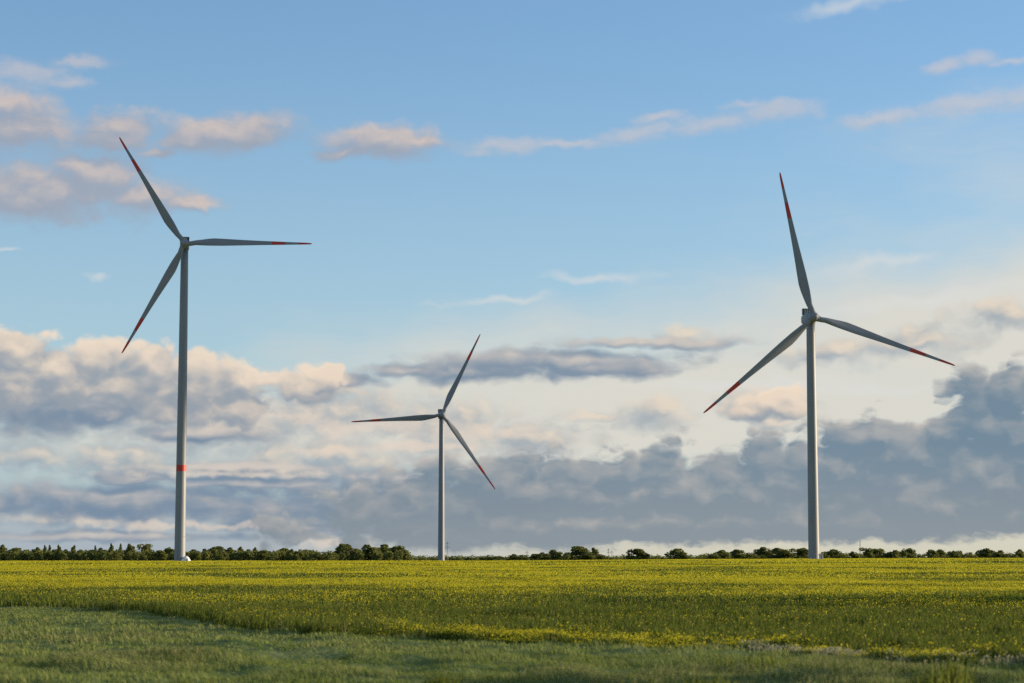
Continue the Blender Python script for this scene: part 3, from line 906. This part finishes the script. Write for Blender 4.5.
def layer(base, blobs, shadow, lit, seed, ns=1.0, stretch=1.6, amp=1.0, warp=.10, edge=(-.10, .30), opacity=1.0, delta=(.10, .07), gain=.9, bias=.45, detail=6, rough=.58, puff=0.0, ps=4.0, veil=False, floor=None, rim=0.0, k=.18):
    """One cloud deck: lobes + turbulence give its density; light from the low sun brightens what faces the sun."""
    off = (seed * 7.3, seed * 3.1, seed * 1.7)
    q = B.v('ADD', P, off)
    wv = B.v('SUBTRACT', B.noise(q, 1.6 * ns, 2, .5, color=True), (.5, .5, .5))
    wv = B.v('MULTIPLY', wv, (warp * 2 * stretch, warp * 2, 0.0))
    def dens(w, det):
        q2 = B.v('MULTIPLY_ADD', w, (ns / stretch, ns, 1.0), off)
        n = B.noise(q2, 1.7, det, rough)
        d = B.m('MULTIPLY_ADD', n, amp * 2, B.m('SUBTRACT', field(w, blobs, k), amp))
        if puff:
            vo = nt.nodes.new('ShaderNodeTexVoronoi'); vo.voronoi_dimensions = '2D'; vo.feature = 'F1'
            vo.inputs['Scale'].default_value = ps; vo.inputs['Detail'].default_value = 1.5; vo.inputs['Roughness'].default_value = .5
            vo.inputs['Lacunarity'].default_value = 2.3
            L(B.v('MULTIPLY', B.v('MULTIPLY_ADD', n, (.10, .16, 0.0), w), (1 / min(stretch, 1.5), 1.0, 0.0)), vo.inputs['Vector'])
            d = B.m('MULTIPLY_ADD', vo.outputs['Distance'], -2 * puff, B.m('ADD', d, puff * 1.05))
        if floor is not None:                     # a flat condensation level cuts the base of the deck
            d = B.m('SMOOTH_MIN', d, B.m('MULTIPLY_ADD', B.m('SUBTRACT', w_y(w), floor), 3.2, B.m('MULTIPLY', B.m('SUBTRACT', n, .5), 1.1)), .12)
        return d
    w0 = B.v('ADD', P, wv)
    d0 = dens(w0, detail)
    a = B.m('MULTIPLY', B.smooth(d0, edge[0], edge[1]), opacity)
    if veil: return B.mix(a, base, lit)
    d1 = dens(B.v('ADD', w0, (delta[0], delta[1], 0.0)), max(1, detail - 2))
    li = B.smooth(B.m('MULTIPLY_ADD', B.m('SUBTRACT', d0, d1), gain, bias), 0.0, 1.0)
    if rim: li = B.m('MULTIPLY', li, B.smooth(d0, .08, .5, 1.0, 1.0 - rim))   # thick cloud stays grey
    return B.mix(a, base, B.mix(li, shadow, lit))


sky = nt.nodes.new('ShaderNodeTexSky'); sky.sky_type = 'NISHITA'; sky.sun_disc = False
sky.sun_elevation = SUN_EL; sky.sun_rotation = SUN_AZ; sky.altitude = 50; sky.air_density = 1.0; sky.dust_density = 0.3; sky.ozone_density = 4.0
c = sky.outputs[0]
# pale air low down: grey blue away from the sun, cream towards it
low = B.mix(B.smooth(U, -4.0, 2.5), lin(166, 176, 186), lin(214, 208, 188))
c = B.mix(B.smooth(V, .6, 5.6, .66, .16), c, lin(184, 207, 217))
c = B.mix(B.smooth(V, .0, 1.3, .9, .0), c, low)

CLOUDS = True
if CLOUDS:
    # high thin veil brightening the sun side and the low sky
    veil = [(940, 335, 330, 80, 4), (640, 400, 420, 80), (1050, 290, 150, 60, 8), (420, 430, 480, 52), (1500, 330, 600, 200)]
    c = layer(c, veil, (0, 0, 0), lin(222, 217, 205), 1, ns=.6, stretch=4, amp=.75, warp=.2, edge=(-.45, .7), opacity=.90, detail=7, veil=True)
    # pale streaks high up
    wisps = [(600, 278, 60, 6), (505, 300, 75, 5, 4), (850, 3, 60, 9, 8), (880, 262, 60, 8, 8), (5, 248, 20, 3), (95, 278, 30, 3), (930, 300, 160, 9, 8), (760, 385, 160, 8), (880, 390, 110, 8, 4)]
    c = layer(c, wisps, (0, 0, 0), lin(220, 221, 219), 2, ns=1.8, stretch=4, amp=.9, warp=.12, edge=(-.3, 1.1), opacity=.55, veil=True)
    # torn peach streaks
    torn = [(508, 146, 50, 9, 4), (480, 152, 26, 6), (570, 145, 60, 5), (640, 134, 50, 10, 8), (655, 118, 26, 5, 8), (705, 126, 50, 9, 8), (772, 112, 46, 11, 4), (745, 104, 20, 6), (880, 119, 48, 9, 8), (975, 104, 60, 11, 4), (1024, 98, 40, 11, 4),
            (945, 66, 22, 7, 8), (978, 58, 20, 8), (20, 72, 50, 13), (75, 62, 36, 6), (70, 82, 24, 7), (1010, 62, 26, 5)]
    c = layer(c, torn, lin(190, 190, 196), lin(224, 206, 196), 8, ns=3.0, stretch=2.2, amp=.95, warp=.07, edge=(-.45, .9), opacity=.45, delta=(.06, .06), gain=.4, bias=.45, rough=.64)
    # grey peach puffs high up
    puffs = [(25, 130, 66, 24), (0, 102, 50, 16), (120, 127, 46, 20, 8), (112, 140, 40, 12), (228, 134, 72, 20, 8), (190, 142, 40, 14), (160, 154, 24, 7),
             (50, 192, 120, 30), (95, 172, 50, 22), (20, 200, 80, 20), (140, 198, 50, 16), (185, 203, 40, 9), (385, 141, 62, 17), (345, 153, 38, 7, 8), (420, 142, 34, 9)]
    c = layer(c, puffs, lin(158, 164, 178), lin(224, 202, 186), 3, ns=2.4, stretch=1.7, amp=.6, warp=.08, edge=(-.45, .55), opacity=.84, delta=(.08, .14), gain=.55, bias=.17, puff=.2, ps=3.4, rough=.62)
    # mid-level grey and cream banks behind
    mid = [(60, 415, 170, 34), (230, 430, 130, 40), (330, 462, 140, 44), (430, 430, 130, 34), (340, 405, 90, 36), (520, 438, 80, 24), (100, 460, 190, 24), (300, 515, 300, 24), (90, 520, 230, 14),
           (655, 416, 46, 18), (765, 403, 50, 20), (770, 420, 50, 10), (920, 342, 74, 19, 8), (1000, 316, 60, 18, 4), (840, 352, 74, 14, 4), (600, 415, 40, 7), (690, 335, 40, 10)]
    c = layer(c, mid, lin(148, 163, 176), lin(230, 214, 194), 4, ns=2.2, stretch=1.6, amp=.8, warp=.09, edge=(-.35, .75), opacity=.80, delta=(.10, .10), gain=.65, bias=.28, puff=.36, ps=3.2)
    # dark grey-blue bars
    bars = [(480, 372, 120, 13), (560, 362, 140, 17), (640, 343, 115, 8), (400, 371, 55, 9), (590, 368, 95, 11), (350, 380, 40, 9), (50, 408, 120, 22), (150, 400, 90, 14), (200, 434, 70, 10), (230, 468, 130, 7), (140, 478, 70, 8),
            (120, 502, 320, 23), (330, 503, 250, 30), (470, 500, 150, 32), (400, 490, 130, 20), (90, 536, 260, 7), (330, 528, 200, 9), (250, 482, 160, 9)]
    c = layer(c, bars, lin(116, 138, 161), lin(212, 202, 192), 5, ns=2.0, stretch=2.6, amp=.65, warp=.05, edge=(-.25, .5), opacity=.90, delta=(.10, .10), gain=.55, bias=.16, puff=.26, ps=3.2)
    # patches of warm broken cloud
    warm = [(200, 407, 84, 17), (160, 402, 34, 13), (275, 416, 66, 14), (350, 430, 40, 12), (400, 424, 46, 12), (460, 432, 60, 12), (320, 450, 60, 8), (250, 474, 140, 5), (420, 446, 90, 6), (330, 540, 60, 8), (190, 526, 120, 5)]
    c = layer(c, warm, (0, 0, 0), lin(232, 214, 196), 9, ns=2.6, stretch=1.6, amp=.95, warp=.08, edge=(-.2, .9), opacity=.62, puff=.4, ps=4.0, rough=.62, veil=True)
    # sunlit cumulus over the wood
    cum = [(765, 401, 42, 18), (752, 412, 34, 10), (790, 408, 24, 10), (20, 374, 80, 34), (14, 364, 56, 28), (20, 350, 42, 24), (55, 372, 75, 30), (-40, 375, 70, 40), (100, 362, 44, 26), (150, 368, 46, 28), (195, 372, 50, 28), (240, 382, 44, 22), (270, 380, 30, 14), (322, 374, 24, 13), (300, 390, 50, 20), (150, 386, 190, 26), (40, 392, 110, 24), (175, 410, 50, 20), (225, 408, 70, 22)]
    c = layer(c, cum, lin(149, 159, 170), lin(245, 224, 200), 6, rim=.15, ns=2.0, stretch=1.3, amp=.44, warp=.08, edge=(-.12, .34), opacity=.96, delta=(.08, .20), gain=.62, bias=.25, puff=.34, ps=3.2)
    # the long dark bank along the horizon, with bulging tops towards the sun
    bank = [(560, 495, 190, 50), (500, 485, 110, 38), (700, 495, 280, 56), (620, 525, 420, 46), (860, 480, 220, 60), (900, 452, 90, 38), (1000, 395, 54, 41), (1030, 440, 70, 40), (985, 425, 62, 34), (950, 432, 52, 22), (1080, 408, 70, 52),
            (1010, 480, 190, 72), (920, 505, 180, 60), (870, 436, 60, 26), (800, 525, 360, 46), (1150, 460, 200, 80), (420, 510, 140, 32)]
    c = layer(c, bank, B.mix(B.smooth(V, .1, 1.3), lin(136, 147, 156), lin(110, 134, 153)), lin(214, 203, 190), 7, rim=.56, k=.30, ns=2.2, stretch=2.1, amp=.36, warp=.07, edge=(-.06, .26), opacity=.96, delta=(.06, .13), gain=.95, bias=.14, puff=.28, ps=3.4, rough=.66,
              floor=B.m('MAXIMUM', B.m('MULTIPLY_ADD', U, .025, .045), .03))
    # broken cloud over the rest of the dome, kept away from this stretch of sky
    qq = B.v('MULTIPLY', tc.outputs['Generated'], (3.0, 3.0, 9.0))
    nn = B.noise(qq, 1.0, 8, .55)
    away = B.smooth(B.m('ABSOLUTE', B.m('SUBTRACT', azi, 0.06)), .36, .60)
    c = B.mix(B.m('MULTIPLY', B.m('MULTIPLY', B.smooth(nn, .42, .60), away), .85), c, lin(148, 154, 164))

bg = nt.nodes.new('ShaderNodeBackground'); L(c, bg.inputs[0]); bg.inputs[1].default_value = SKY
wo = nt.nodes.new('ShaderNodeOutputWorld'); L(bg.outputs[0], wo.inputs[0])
W.cycles.sampling_method = 'MANUAL'; W.cycles.sample_map_resolution = 512

sd = bpy.data.lights.new('sun', 'SUN'); sd.energy = 5.0; sd.angle = R(0.5); sd.color = (1.0, 0.80, 0.56)
so = bpy.data.objects.new('sun', sd); COL.objects.link(so); so.rotation_euler = SUN.to_track_quat('Z', 'Y').to_euler(); so.location = (0, 0, 60)

S.view_settings.view_transform = 'Standard'; S.view_settings.look = 'None'
S.view_settings.exposure = EXPOSURE; S.view_settings.gamma = 1.0; S.view_settings.use_curve_mapping = False
S.cycles.max_bounces = 3; S.cycles.diffuse_bounces = 2; S.cycles.transmission_bounces = 2;
S.cycles.use_adaptive_sampling = True; S.cycles.adaptive_threshold = 0.006; S.cycles.adaptive_min_samples = 12; S.cycles.use_denoising = False
